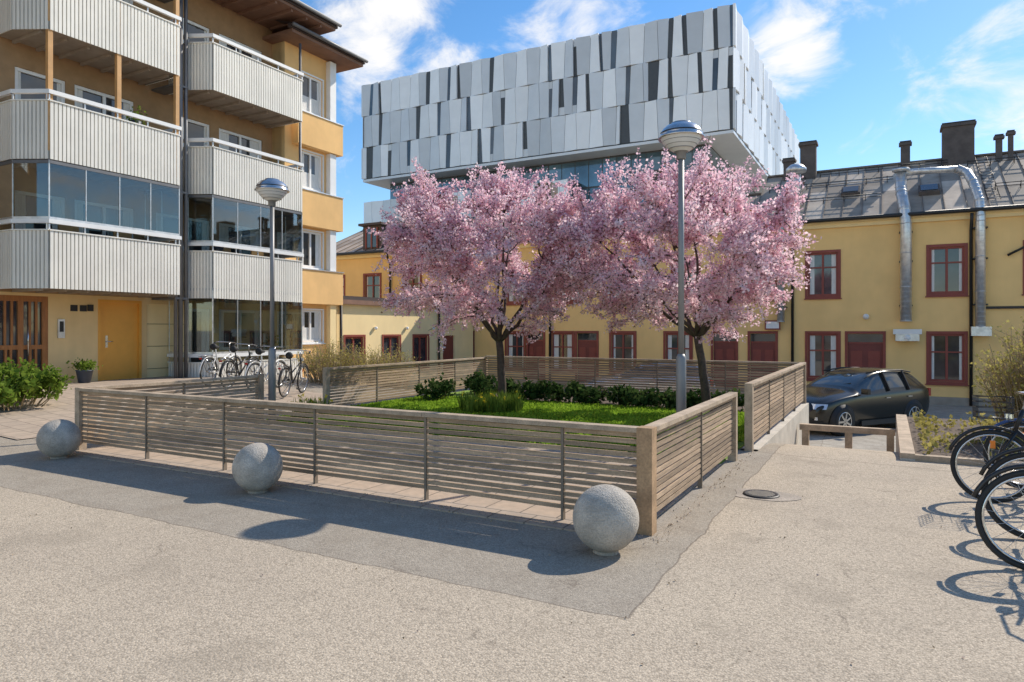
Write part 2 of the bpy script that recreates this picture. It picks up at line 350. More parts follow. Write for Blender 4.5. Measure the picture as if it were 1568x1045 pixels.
n=900; Lp=np.concatenate([np.stack([rng.uniform(-9.6,-1.5,n),5.14-np.abs(rng.normal(0,.08,n)),np.full(n,.012)],1),np.stack([-1.57+np.abs(rng.normal(0,.06,160)),rng.uniform(5,9.3,160),np.full(160,.010)],1),np.stack([rng.uniform(-10,2,260),rng.uniform(1.5,9,260),np.full(260,.008)],1)])
quadcloud('leaf_litter',Lp,(.008,.022),'litter')
# pavers
m,nt,b=newmat('paver'); N=nt.nodes; L=nt.links; M['paver']=m
tc=N.new('ShaderNodeTexCoord'); br=N.new('ShaderNodeTexBrick'); br.inputs['Scale'].default_value=1; br.inputs['Brick Width'].default_value=.35; br.inputs['Row Height'].default_value=.35; br.inputs['Mortar Size'].default_value=.008
br.inputs['Color1'].default_value=(.50,.39,.29,1); br.inputs['Color2'].default_value=(.43,.34,.26,1); br.inputs['Mortar'].default_value=(.14,.115,.09,1)
L.new(tc.outputs['Object'],br.inputs['Vector']); nzz=noise(9,4); L.new(mixc(rng_(nzz,.3,.7,0,.5),br.outputs['Color'],(.30,.245,.19)),b.inputs['Base Color']); b.inputs['Roughness'].default_value=.9
p=MB(); p.box(-9.35,-1.72,5.0,8.3,-.1,.012,'paver'); p.build('garden_paving')
p=MB()
for i in range(12):
    for j in range(10):
        x0=-16.9+i*.5;y0=5.2+j*.7
        p.add([(x,y,gh(x,y)+.012) for x,y in((x0,y0),(x0+.5,y0),(x0+.5,y0+.7),(x0,y0+.7))],[(0,1,2,3)],'paver')
p.build('entrance_pavement')
# garden block
gd=empty('raised_garden')
q=MB(); q.box(-1.72,-1.5,9.45,16.25,-1.2,.0,'concrete'); q.box(-9.8,-1.72,16.1,16.25,-1.2,.0,'concrete'); q.box(-9.8,-9.62,10,16.1,-1.2,.0,'concrete'); q.build('retaining_wall',gd)
m,nt,b=newmat('lawn'); N=nt.nodes; L=nt.links; M['lawn']=m; tc=N.new('ShaderNodeTexCoord')
L.new(mixc(rng_(noise(14,4),.3,.7),(.10,.18,.02),(.27,.41,.05)),b.inputs['Base Color']); b.inputs['Roughness'].default_value=.9
q=MB(); q.box(-9.6,-1.74,8.3,16.08,-1.0,.02,'lawn'); q.build('lawn',gd)
q=MB(); q.box(-8.6,-2.1,13.2,15.9,-.5,.035,'soil'); q.box(-9.5,-8.5,8.5,10.6,-.5,.03,'soil'); q.build('planting_bed',gd)
n=24000; P=np.stack([rng.uniform(-9.5,-1.8,n),rng.uniform(8.4,13.3,n),np.full(n,.045)],1)
quadcloud('grass',P,(.05,.09),'blade',None,.45,1.2)
# ------------------------------------------------------------------ fences
def fence(name,p0,p1,z0,z1,nsl=12,step=1.4,ends=(1,1),posts=None,gap=.10):
    fb=MB(); p0=V((*p0,0)); p1=V((*p1,0)); d=p1-p0; Ln=d.length; u=d.normalized(); s=V((-u.y,u.x,0))
    H=z1-.04-z0-gap; pitch=H/nsl
    cuts=posts or [i*Ln/max(1,round(Ln/step)) for i in range(1,round(Ln/step))]
    ed=[0]+list(cuts)+[Ln]
    for a,bq in zip(ed[:-1],ed[1:]):
        for k in range(nsl):
            z=z0+gap+pitch*(k+.5)+random.uniform(-.0025,.0025)
            dz=random.uniform(-.004,.004)
            c=p0+u*(a+bq)/2+V((0,0,z))+s*random.uniform(-.002,.002); fb.obox(c,u*(bq-a-.004)/2+V((0,0,dz)),s*.011,V((0,0,pitch*.35)),'wood')
    for a in cuts:
        c=p0+u*a; fb.obox(c+V((0,0,(z1-.045+z0-.03)/2)),u*.011,s*.022,V((0,0,(z1-.045-z0+.03)/2)),'steelpost')
    for fl,a in((ends[0],0),(ends[1],Ln)):
        if fl:
            k=.05 if fl==1 else .062
            c=p0+u*a; fb.obox(c+V((0,0,(z1+.004+z0-.03)/2)),u*k,s*k,V((0,0,(z1+.004-z0+.03)/2)),'cornerwood' if fl==2 else 'woodcap')
    a=0
    while a<Ln-.1:
        bq=min(Ln,a+2.8); fb.obox(p0+u*(a+bq)/2+V((0,0,z1-.02)),u*((bq-a)/2-.003),s*.055,V((0,0,.019)),'woodcap'); a=bq
    return fb.build(name)
fence('wooden_slat_fence',(-9.4,5.24),(-1.66,5.24),0,.83,13,posts=[1.42,2.83,4.22,5.62,7.02],ends=(1,2))
fence('wooden_slat_fence',(-1.66,5.33),(-1.66,8.66),0,.83,13,step=1.7,ends=(0,1))
fence('wooden_slat_fence',(-1.6,9.45),(-1.6,16.15),0,.89,13,step=1.7,gap=.06)
fence('wooden_slat_fence',(-9.65,16.16),(-1.66,16.16),0,.89,13,step=1.5,gap=.06,ends=(0,0))
fence('wooden_slat_fence',(-9.7,10.1),(-9.7,16.2),0,.85,13,step=1.5,gap=.06)
fence('wooden_slat_fence',(-9.4,5.33),(-9.4,8.2),0,.83,13,step=1.4,ends=(0,1))
# ------------------------------------------------------------------ concrete balls
for x,y in((-1.78,4.66),(-5.46,4.74),(-9.08,4.8)):
    bb=MB(); r=.238; n=26
    prof=[(r*math.cos(a),r*math.sin(a)) for a in [math.radians(-70+160*i/n) for i in range(n+1)]]
    prof[-1]=(.0005,r); bb.rev(prof,(x,y,r+.004),'ball',48); bb.rev([(.095,0),(.085,.03)],(x,y,.0),'collar',24); bb.build('concrete_ball_bollard')
# ------------------------------------------------------------------ lamps
def lamp(x,y,z0,H):
    l=MB(); l.tube([(x,y,z0-.05),(x,y,z0+1.25),(x,y,z0+1.3)],[.062,.062,.04],16,'pole'); l.tube([(x,y,z0+1.3),(x,y,H-.42)],.036,14,'pole')
    c=(x,y,H-.2)
    l.rev([(.045,-.26),(.06,-.25),(.06,-.17),(.09,-.165)],c,'pole')
    l.rev([(.09,-.165),(.16,-.12),(.225,-.05),(.25,.0)],c,'lampgls',36)
    for k in range(3): l.torus((x,y,H-.2-.13+k*.045),(0,0,1),.15+.038*k,.006,'pole',36,5)
    l.rev([(.25,0),(.278,-.004),(.28,.012),(.265,.02),(.262,.05)],c,'lampdome',36)
    l.rev([(.262,.05),(.256,.07)],c,'blackplastic',36)
    l.rev([(.256,.07),(.235,.105),(.19,.15),(.12,.178),(.115,.195),(.06,.205),(.001,.208)],c,'lampdome',36)
    l.build('street_lamp')
lamp(-2.24,8.46,0,4.17); lamp(-9.1,8.2,0,4.14)
# ------------------------------------------------------------------ trees
def bez(a,c,b,n,j=0):
    out=[]
    for i in range(n):
        t=i/(n-1); p=a*(1-t)**2+c*2*t*(1-t)+b*t*t
        if 0<i<n-1 and j: p=p+V([random.uniform(-j,j) for _ in range(3)])
        out.append(p)
    return out
def cherry(name,base,fork,C,rx,rz,seed,nsec=150,ntw=1500):
    random.seed(seed); e=empty(name); t=MB()
    base=V(base);fork=V(fork);C=V(C)
    t.tube([base-V((0,0,.1)),base+V((0,0,.12))]+bez(base+V((0,0,.12)),(base+fork)/2+V((.05,-.03,0)),fork,7,.012)[1:],[.14,.095,.088,.083,.079,.076,.074,.072],12,'bark')
    limbs=[]
    for k in range(9):
        a=2*math.pi*k/8+random.uniform(-.3,.3)
        f=random.uniform(.5,.78) if k!=8 else .12
        T=C+V((math.cos(a)*rx*f,math.sin(a)*rx*f,rz*(random.uniform(-.25,.35) if k!=8 else .5)))
        c=fork+V((math.cos(a)*.35*f*rx,math.sin(a)*.35*f*rx,.45))
        p=bez(fork-V((0,0,.03)),c,T,12,.03); limbs.append(p)
        t.tube(p,[.045-.031*i/11 for i in range(12)],8,'bark')
    lp=[(q,i) for l in limbs for i,q in enumerate(l) if i>=2]
    secs=[]
    for k in range(nsec):
        while True:
            d=V([random.gauss(0,1) for _ in range(3)]).normalized()
            if d.z>-.85: break
        f=random.uniform(.5,1.0)**.7
        if random.random()<.12: f*=1.12
        wob=1+.07*math.sin(3*math.atan2(d.y,d.x)+seed)+.06*math.sin(7*d.z+seed*2)
        T=C+V((d.x*rx,d.y*rx,d.z*rz))*f*wob
        rr=math.hypot(T.x-fork.x,T.y-fork.y)/rx
        zmin=1.6-.2*min(1,rr*1.2)
        if T.z<zmin: T.z=zmin+random.random()*.35
        s=min(lp,key=lambda q:(q[0]-T).length+ (0.5 if q[0].z>T.z+.3 else 0)+random.uniform(0,.3))[0]
        mid=(s+T)/2+V((0,0,.12+.1*random.random()))+V([random.uniform(-.15,.15) for _ in range(3)])
        p=bez(s,mid,T,9,.03); secs.append(p)
        t.tube(p,[.018-.0135*i/8 for i in range(9)],5,'bark',cap=False)
    F=[]
    for k in range(ntw):
        p=random.choice(secs); i=random.uniform(1.0,8); i0=int(min(i,7)); s=p[i0].lerp(p[i0+1],min(1,i-i0))
        o=(s-C); o=V((o.x/rx,o.y/rx,o.z/rz)); o=o.normalized() if o.length>.01 else V((0,0,1))
        d=(o*.55+V((0,0,.27))+V([random.gauss(0,.5) for _ in range(3)])).normalized(); ln=random.uniform(.18,.5)*(1.5 if random.random()<.15 else 1)
        E=s+d*ln; q=[s,s+d*ln*.5+V([random.uniform(-.03,.03) for _ in range(3)]),E]
        t.tube(q,[.006,.004,.0025],3,'bark',cap=False)
        n=int(ln/.045)
        dens=random.choice([2,4,5,6,7])
        for a in range(n):
            c=q[0].lerp(q[1],a/n*2) if a<n/2 else q[1].lerp(q[2],a/n*2-1)
            for _ in range(dens): F.append((c.x+random.gauss(0,.04),c.y+random.gauss(0,.04),c.z+random.gauss(0,.035)))
    for p in secs:
        for i in range(2,8):
            for _ in range(8):
                c=p[i].lerp(p[i+1],random.random()); F.append((c.x+random.gauss(0,.05),c.y+random.gauss(0,.05),c.z+random.gauss(0,.04)))
    t.build('trunk_and_branches',e)
    F=np.array(F); quadcloud('blossoms',F,(.035,.068),'blossom',e)
    k=rng.choice(len(F),len(F)//34); quadcloud('young_leaves',F[k]+rng.normal(0,.03,(len(k),3)),(.03,.055),'leafbronze',e)
cherry('cherry_tree',(-6.9,12.2,0),(-6.95,12.15,1.38),(-7.0,12.0,3.05),2.3,1.72,3,nsec=190,ntw=2150)
cherry('cherry_tree',(-3.0,13.2,0),(-3.15,13.05,1.5),(-3.55,12.85,3.0),2.55,1.68,11,nsec=210,ntw=2450)
random.seed(5)
# ------------------------------------------------------------------ shrubs
def shrub(name,c,rx,ry,h,nleaf,size,mat,twigs=60,z0=None,twm='twig',updir=None,aspect=1.,flower=None):
    z0=gh(c[0],c[1]) if z0 is None else z0
    e=empty(name); t=MB(); P=[]
    for k in range(twigs):
        a=random.uniform(0,6.283); r=math.sqrt(random.random()); hh=h*random.uniform(.55,1.05)*(1-.35*r*r)
        s=V((c[0]+math.cos(a)*r*rx*.6,c[1]+math.sin(a)*r*ry*.6,z0)); T=V((c[0]+math.cos(a)*r*rx,c[1]+math.sin(a)*r*ry,z0+hh))
        p=bez(s,(s+T)/2+V((random.uniform(-.08,.08),random.uniform(-.08,.08),.1*h)),T,6,.02)
        t.tube(p,[.01,.009,.008,.006,.005,.003],4,twm,cap=False)
        for j in range(2):
            i=random.randint(2,4); d=V((random.gauss(0,1),random.gauss(0,1),1.2)).normalized()*random.uniform(.1,.3)*h
            t.tube([p[i],p[i]+d],[.005,.003],3,twm,cap=False); p2=[p[i].lerp(p[i]+d,x) for x in(.3,.6,.9)]; P+=p2
        P+=p[2:]
    t.build('twigs',e); idx=rng.integers(0,len(P),nleaf); Q=np.array([tuple(P[i]) for i in idx])+rng.normal(0,.055,(nleaf,3))
    Q[:,2]=np.maximum(Q[:,2],z0+.02)
    quadcloud('leaves',Q,size,mat,e,updir,aspect)
    if flower: quadcloud('flowers',Q[:flower]+np.array([0,0,.05]),(.04,.07),'petalp',e)
shrub('green_shrub',(-13.9,6.4),1.1,1.0,.85,5200,(.06,.12),'leafgreen',70)
shrub('green_shrub',(-15.0,5.0),1.1,1.0,.8,3500,(.06,.12),'leafgreen',60)
shrub('budding_hedge',(-13.2,14.0),1.1,.9,1.15,3400,(.025,.055),'leafyellow',240)
shrub('budding_hedge',(-12.3,15.2),.9,.9,1.15,2600,(.025,.055),'leafyellow',180)
shrub('budding_hedge',(-13.9,16.4),.9,.8,1.3,1800,(.025,.055),'leafyellow',120)
shrub('budding_shrub',(2.0,11.9),.9,1.0,1.75,6200,(.025,.06),'leafyellow',330,z0=.0)
shrub('budding_shrub',(3.5,11.2),1.0,1.0,2.0,6200,(.025,.06),'leafyellow',280,z0=.0)
for x in np.arange(-8.2,-2.2,.55):
    shrub('rhododendron',(x,13.6+random.uniform(-.25,.3)),.36,.3,random.uniform(.3,.46),420,(.07,.12),'leafdark',12,z0=.02,aspect=1.4,flower=random.choice([None,5,8]))
for x,y in((-8.9,14.6),(-8.8,12.6)): shrub('rhododendron',(x,y),.45,.5,.5,600,(.07,.12),'leafdark',14,z0=.02)
def daff(name,c,r,n,k_=22):
    e=empty(name); Fl=[];t=MB()
    for k in range(n):
        a=random.uniform(0,6.28); q=r*math.sqrt(random.random()); s=V((c[0]+math.cos(a)*q,c[1]+math.sin(a)*q,.02)); T=s+V((random.gauss(0,.07),random.gauss(0,.07),random.uniform(.22,.42)))
        sd_=V((math.cos(a*3),math.sin(a*3),0))*.011; m_=(s+T)/2
        t.add([s-sd_,s+sd_,m_+sd_,m_-sd_,T],[(0,1,2,3),(3,2,4)],'leafgreen')
        if k%k_==0: Fl+=[tuple(T+V([random.gauss(0,.012) for _ in range(3)])) for _ in range(6)]
    t.build('stems_and_leaves',e); quadcloud('petals',np.array(Fl),(.03,.05),'petaly',e)
daff('daffodil_clump',(-6.7,11.4),.6,900,50); daff('daffodil_clump',(-8.95,8.95),.3,280,16)
# ------------------------------------------------------------------ right planter + low barrier
q=MB()
q.box(.14,.30,9.7,14.2,-.9,.02,'concrete'); q.box(.30,3.9,9.7,9.82,-.2,.07,'woodcap'); q.box(.14,.30,9.70,14.1,.021,.085,'woodcap')
q.box(.30,5,9.82,14.2,-.9,.04,'soil'); q.build('planter_bed')
n=5200; P=np.stack([rng.uniform(.4,4.5,n),rng.uniform(9.9,14,n),rng.uniform(.05,.2,n)],1); keep=np.sin(P[:,0]*5)+np.sin(P[:,1]*4+1)+rng.normal(0,.5,n)>-.2
quadcloud('ground_cover_plants',P[keep],(.04,.09),'leafyellow')
q=MB()
z=gh(-.5,14.0)
for x in(-1.35,-.62,.05): q.box(x-.06,x+.06,13.94,14.06,z-.1,z+.42,'woodcap')
q.box(-1.45,.13,13.93,14.07,z+.422,z+.53,'woodcap'); q.build('low_wooden_barrier')
# drain
q=MB(); q.rev([(.001,.008),(.13,.008),(.145,.012),(.165,.012),(.17,.002)],(-1.07,6.98,.004),'iron',32)
for k in range(-4,5):
    h=math.sqrt(max(0,.0155-(k*.026)**2)); q.box(-1.07-h,-1.07+h,6.98+k*.026-.006,6.98+k*.026+.006,.0125,.016,'plinth')
q.build('drain_grate')
q=MB(); n=30; q.add([(-1.05+(.27+.05*math.sin(3*a+1))*math.cos(a)*1.1,6.98+(.26+.05*math.cos(2*a))*math.sin(a),.004) for a in [2*math.pi*i/n for i in range(n)]],[tuple(range(n))],'collar'); q.build('drain_concrete_collar')
# ------------------------------------------------------------------ yellow long house (faces -Y)
YH=27.1; zb=-1.0; ze=5.25
e=empty('yellow_house')
O=(0,YH,0);U=(1,0,0);Nn=(0,-1,0)
wl=MB();wd=MB();dr=MB()
up=[];lo=[];ho=[]
upx=[-25.3,-22.9,-20.4,-17.4,-14.6,-12,-9.6,-7.0,-4.12,-2.04,1.75,4.4,7,9.6]
for x in upx: ho.append((x-.5,x+.5,2.82,4.38)); up.append(x)
lox=[-25.3,-22.9,-20.4,-17.4,-14.6,-12.35,-9.6,-7.3,-2.04,1.75,4.4,7,9.6]
for x in lox: ho.append((x-.5,x+.5,-.14,1.46)); lo.append(x)
drx=[(-13.7,.45),(-11.2,.45),(-5.5,.42),(-4.1,.45),(-.68,.55)]
for x,h in drx: ho.append((x-h,x+h,-.85,1.46))
wall(wl,'stucco',O,U,Nn,-27,12,zb+.35,ze,ho)
for x in up: win(wd,O,U,Nn,x-.5,x+.5,2.82,4.38,'redframe',2,1,transom=.66,curtain=random.random()<.8)
for x in lo: win(wd,O,U,Nn,x-.5,x+.5,-.14,1.46,'redframe',2,1,transom=.62,curtain=random.random()<.8)
for x,h in drx:
    dr.box(x-h+.002,x+h-.002,YH+.07,YH+.11,-.85,1.1,'reddoor'); dr.box(x-h+.002,x+h-.002,YH+.09,YH+.11,1.16,1.45,'glass'); dr.box(x-h+.002,x+h-.002,YH+.05,YH+.11,1.101,1.159,'redframe')
    for zz in(-.7,.15):
        for sx in(-1,1): dr.box(x+sx*h*.5-h*.33,x+sx*h*.5+h*.33,YH+.055,YH+.069,zz,zz+.7,'redframe')
    for ua,ub in((x-h-.09,x-h),(x+h,x+h+.09)): dr.box(ua,ub,YH-.03,YH-.002,-.85,1.55,'redframe')
    dr.box(x-h,x+h,YH-.03,YH-.002,1.46,1.55,'redframe')
    dr.rev([(.001,.03),(.02,.03),(.02,0)],(x+h*.7,YH+.05,.1),'galv',10,'y')
wl.box(-27,12,YH-.05,YH+.3,zb-.3,zb+.35,'plinth')
wl.box(-27,12,YH+.115,YH+8,zb,ze,'stucco')
wl.box(-27.05,12.05,YH-.10,YH+.1,ze,ze+.14,'stucco_cream'); wl.box(-27.1,12.1,YH-.2,YH+.1,ze+.14,ze+.26,'stucco_cream')
wl.build('walls',e); wd.build('windows',e); dr.build('doors',e)
rf=MB()
def roof(x0,x1,zr,run):
    y0=YH-.3;z0=ze+.27; y1=YH+run
    xs_=[x0]
    while xs_[-1]<x1: xs_.append(min(x1,xs_[-1]+.62))
    for a,b_ in zip(xs_[:-1],xs_[1:]):
        k=random.choice([.35,.45,.55,.65]); ym=y0+(y1-y0)*k; zm=z0+(zr-z0)*k
        rf.poly([(a,y0,z0),(b_,y0,z0),(b_,ym,zm),(a,ym,zm)],'roofmetal'); rf.poly([(a,ym,zm+.004),(b_,ym,zm+.004),(b_,y1,zr+.004),(a,y1,zr+.004)],'roofmetal')
        rf.beam((a,y0,z0+.02),(a,y1,zr+.02),.022,.05,'seam')
    rf.poly([(x0,y1,zr),(x1,y1,zr),(x1,y1+run,z0),(x0,y1+run,z0)],'roofmetal')
    for x in(x0,x1): rf.poly([(x,y0,z0),(x,y1,zr),(x,y1+run,z0)],'stucco')
    rf.box(x0,x1,y1-.12,y1+.12,zr-.01,zr+.06,'seam')
roof(-4.5,12,8.15,4.1); roof(-27,-4.5,7.45,4.1)
rf.tube([(-27,YH-.36,ze+.25),(12,YH-.36,ze+.25)],.07,8,'iron')
rf.build('roof',e)
ex=MB()
def onroof(x,s,zr=8.15): return V((x,YH-.3+4.4*s,ze+.27+(zr-ze-.27)*s))
for x,hw,zt in((2.35,.5,9.25),(-2.86,.3,9.2),(.62,.16,8.75),(3.6,.1,8.6),(3.95,.08,8.7),(-3.6,.2,8.6)):
    ex.box(x-hw,x+hw,YH+3.5,YH+3.5+hw*1.4,6.8,zt,'brick'); ex.box(x-hw-.06,x+hw+.06,YH+3.44,YH+3.56+hw*1.4,zt,zt+.1,'brick'); ex.box(x-hw-.03,x+hw+.03,YH+3.45,YH+3.53+hw*1.4,zt+.101,zt+.16,'iron')
for x in (8,-9,-15,-21): ex.box(x-.45,x+.45,YH+3.5,YH+4.3,6.5,8.9,'brick')
for s_,x0,x1 in((.30,-4.2,-.2),(.62,-4.2,.2),(.86,-2.4,2.0),(.78,2.6,9),(.30,3.2,10)):
    for dz in(.12,.22):
        a=onroof(x0,s_)+V((0,-.05,dz)); b_=onroof(x1,s_)+V((0,-.05,dz)); ex.tube([a,b_],.014,5,'iron')
    x=x0
    while x<x1:
        a=onroof(x,s_); ex.tube([a,a+V((0,-.05,.26))],.012,4,'iron'); ex.tube([a+V((0,.15,.1)),a+V((0,-.05,.2))],.01,4,'iron'); x+=.7
for x0 in (-3.3,2.9):
    for dx in(0,.35): ex.tube([onroof(x0+dx,.1)+V((0,0,.08)),onroof(x0+dx,.98)+V((0,0,.08))],.012,4,'iron')
    for k in range(14): s_=.12+.062*k; ex.tube([onroof(x0,s_)+V((0,0,.08)),onroof(x0+.35,s_)+V((0,0,.08))],.01,4,'iron')
for x,s_ in((1.3,.35),(-1.2,.45)):
    a=onroof(x,s_); ex.obox(a+V((0,0,.1)),(.32,0,0),V((0,.85,.55)).normalized()*.3,V((0,-.55,.85)).normalized()*.09,'brick'); ex.obox(a+V((0,-.06,.19)),(.26,0,0),V((0,.85,.55)).normalized()*.24,V((0,-.55,.85)).normalized()*.012,'glass')
ex.build('roof_fittings',e)
dc=MB()
def duct(pts,r):
    dc.tube(pts,r,14,'galv')
    for a,b_ in zip(pts[:-1],pts[1:]):
        a=V(a);b_=V(b_);l=(b_-a).length; n=max(1,int(l/.16)); d=(b_-a).normalized()
        for k in range(n+1): dc.torus(a+d*l*k/n,d,r,.006 if k%7 else .018,'galv',14,4)
    for p in pts[1:-1]: dc.rev([(.001,-r*1.0),(r*.7,-r*.75),(r*1.02,0),(r*.7,r*.75),(.001,r)],p,'galv',14)
duct([(.56,YH-.28,1.9),(.56,YH-.28,5.2),(.52,YH-.26,5.7),(.44,YH+.1,6.3),(.42,YH+.45,6.6),(.42,YH+.5,7.15)],.18)
duct([(2.66,YH-.26,1.7),(2.66,YH-.26,5.3),(2.64,YH-.22,5.8),(2.5,YH+.2,6.5),(2.38,YH+.6,6.9),(2.1,YH+.7,7.08)],.145)
duct([(.42,YH+.5,7.1),(1.3,YH+.6,7.1),(2.1,YH+.7,7.08)],.11)
duct([(-3.43,YH-.24,1.9),(-3.43,YH-.24,5.3),(-3.4,YH-.1,6.1),(-3.2,YH+.6,7.2)],.13)
duct([(-3.0,YH+.6,6.5),(-3.0,YH+.6,7.5)],.17)
dc.rev([(.17,0),(.36,.06),(.36,.2),(.2,.34),(.001,.36)],(-3.0,YH+.6,7.45),'galv',20)
dc.rev([(.2,0),(.27,.03),(.27,.12),(.001,.16)],(.42,YH+.5,7.12),'galv',20)
dc.box(.18,1.02,YH-.42,YH-.04,1.45,1.62,'white'); dc.box(.25,.95,YH-.4,YH-.05,1.22,1.45,'galv'); dc.rev([(.001,.02),(.09,.02),(.1,0)],(.6,YH-.4,1.33),'white',18,'y'); dc.box(2.4,2.95,YH-.4,YH-.04,1.4,1.7,'galv')
for a in (2.4,3.9,4.9):
    for x in(.56,2.66,-3.43): dc.box(x-.2,x+.2,YH-.3,YH-.002,a,a+.04,'iron')
dc.build('ventilation_ducts',e)
dp=MB()
for x in(2.42,-3.05,-12.9,-21.7,6): dp.tube([(x,YH-.34,5.4),(x,YH-.3,5.2),(x,YH-.09,4.9),(x,YH-.09,-.9)],.05,8,'iron')
dp.tube([(4.0,YH-.34,5.4),(3.95,YH-.1,5.1),(3.95,YH-.1,4.3),(3.4,YH-.1,4.0)],.04,8,'iron')
dp.box(2.8,4.6,YH-.08,YH-.01,2.28,2.36,'iron')
dp.build('downpipes',e)
sg=MB(); sg.box(-4.0,-3.45,YH-.2,YH-.16,1.6,1.95,'redframe'); sg.box(-3.95,-3.5,YH-.21,YH-.201,1.65,1.9,'signwhite')
sg.rev([(.001,.12),(.07,.1),(.1,0)],(-.65,YH-.1,2.06),'white',16,'y'); sg.build('wall_sign_and_lamp',e)
dm=MB(); dm.box(-23.6,-22.4,YH+.1,YH+2,5.5,6.9,'roofdark'); dm.box(-23.75,-22.25,YH-.1,YH+2.4,6.9,7.02,'roofdark'); dm.box(-23.3,-22.7,YH+.06,YH+.098,5.8,6.75,'glass')
for x in(-23.36,-22.64,-23.0): dm.box(x-.04,x+.04,YH+.03,YH+.099,5.75,6.8,'redframe')
dm.build('dormer',e)
# ------------------------------------------------------------------ annex (faces +X)
e=empty('low_annex_house'); AX=-16.8
wl=MB();wd=MB(); O=(AX,0,0);U=(0,1,0);Nn=(1,0,0)
ho=[(y-.5,y+.5,.1,1.35) for y in(18.9,21.0,22.9)]+[(24.5,25.4,-.85,1.35)]
wall(wl,'stucco_cream',O,U,Nn,17.98,26.95,-1,2.5,ho); wl.box(-24,AX-.125,17.98,26.95,-1,2.5,'stucco_cream')
for h in ho[:3]: win(wd,O,U,Nn,*h,'redframe',2,1,trim=.07)
wd.box(AX-.11,AX-.07,24.5,25.4,-.85,1.35,'reddoor')
wl.build('walls',e); wd.build('windows_and_door',e)
rf=MB(); rf.box(-24,AX+.18,17.99,26.98,2.501,2.66,'soffit'); rf.box(-24,AX+.05,17.99,26.9,2.661,2.8,'roofdark'); rf.tube([(AX+.08,24.1,2.5),(AX+.08,24.1,-.9)],.045,8,'iron'); rf.tube([(AX+.1,18.1,2.7),(AX+.1,18.1,-.9)],.05,8,'iron')
for y in(20.0,21.9,23.7): rf.rev([(.03,0),(.06,.02),(.07,.1),(.01,.12)],(AX+.06,y,1.6),'white',10)
rf.build('roof',e)
# ------------------------------------------------------------------ apartment building (faces +X)
e=empty('apartment_building'); WX=-17.3
O=(WX,0,0)
wl=MB();wd=MB()
ho=[]; wins=[]
F=[2.62,5.42,8.22]
ho_d=[(7.75,8.9,.3,2.38),(10.06,11.2,.3,2.36),(11.35,12.2,.3,2.3)]
for fz in F:
    for a,b_,c,d in((8.2,9.3,fz+.1,fz+2.15),(9.5,11.0,fz+.85,fz+2.15),(12.4,13.3,fz+.1,fz+2.15),(13.6,15.2,fz+.85,fz+2.15)):
        ho.append((a,b_,c,d)); wins.append((a,b_,c,d))
for fz in F:
    for y in(.5,3.0,5.4): ho.append((y,y+1.4,fz+.9,fz+2.2)); wins.append((y,y+1.4,fz+.9,fz+2.2))
gf=[(12.5,13.3,.45,2.2),(13.6,15.2,1.0,2.2),(.5,1.9,1.1,2.3),(3.0,4.4,1.1,2.3),(5.4,6.8,1.1,2.3)]
wins+=gf
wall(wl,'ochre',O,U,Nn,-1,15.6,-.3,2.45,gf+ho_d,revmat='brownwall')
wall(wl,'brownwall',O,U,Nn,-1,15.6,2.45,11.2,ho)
wl.box(-29,WX-.13,-1,15.6,-.5,11.2,'ochre')
for h in wins: win(wd,O,U,Nn,*h,'white',2 if h[1]-h[0]>1.2 else 1,1,trim=0,fw=.08,curtain=True)
BX=-16.75
hb=[(16.25,17.25,a,b_) for a,b_ in((1.2,2.25),(3.66,4.86),(6.25,7.46),(8.75,10.0))]
wall(wl,'orange',(BX,0,0),U,Nn,15.6,17.85,-1,10.75,hb)
wl.box(-29,BX-.13,15.6,17.85,-1,10.75,'ochre'); wl.box(BX-.13,BX-.001,17.75,17.85,-1,10.75,'orange'); wl.box(-17.3,BX-.001,15.6,15.7,-1,10.75,'ochre')
for h in hb: win(wd,(BX,0,0),U,Nn,*h,'white',2,1,trim=.05,fw=.07,curtain=True)
for a,b_ in((2.45,3.55),(4.98,6.12),(7.58,8.62)): wl.box(BX+.002,BX+.28,15.9,17.95,a,b_,'orange'); wl.box(BX+.002,BX+.31,15.88,17.98,b_,b_+.03,'galv')
wl.box(BX+.003,BX+.2,17.42,17.7,-.9,2.44,'stucco_cream')
for a,b_ in((3.59,4.97),(6.16,7.57),(8.66,10.7)): wl.box(BX+.003,BX+.2,17.42,17.7,a,b_,'white')
wl.build('walls',e); wd.build('windows',e)
d=MB()
d.box(WX-.1,WX-.05,10.06,11.2,.3,2.36,'orangedoor')
for a,b_ in((10.06,10.13),(11.13,11.2)): d.box(WX-.049,WX+.01,a,b_,.3,2.36,'orangedoor')
d.box(WX-.049,WX+.01,10.13,11.13,2.29,2.36,'orangedoor'); d.tube([(WX-.02,10.3,1.3),(WX+.03,10.3,1.3),(WX+.03,10.42,1.3)],.012,6,'chrome'); d.box(WX-.049,WX-.04,10.27,10.33,1.15,1.45,'chrome')
d.box(WX-.1,WX-.05,11.35,12.2,.3,2.3,'stucco_cream')
for k in range(3): d.box(WX-.049,WX-.035,11.38,12.17,.55+.6*k,.56+.6*k,'iron')
d.box(WX-.1,WX-.07,7.75,8.9,.3,2.38,'glass')
for a,b_,c,dd in((7.75,7.87,.3,2.38),(8.27,8.38,.3,2.38),(8.78,8.9,.3,2.38),(7.87,8.27,.3,.6),(8.38,8.78,.3,.6),(7.87,8.27,2.25,2.38),(8.38,8.78,2.25,2.38),(7.87,8.27,1.15,1.25),(8.38,8.78,1.15,1.25),(8.0,8.05,.6,1.15),(8.1,8.15,.6,1.15),(8.5,8.55,.6,1.15),(8.62,8.67,.6,1.15)): d.box(WX-.069,WX-.01,a,b_,c,dd,'teak')
for a in (7.99,8.13,8.50,8.64): d.box(WX-.069,WX-.03,a,a+.05,1.25,2.25,'teak')
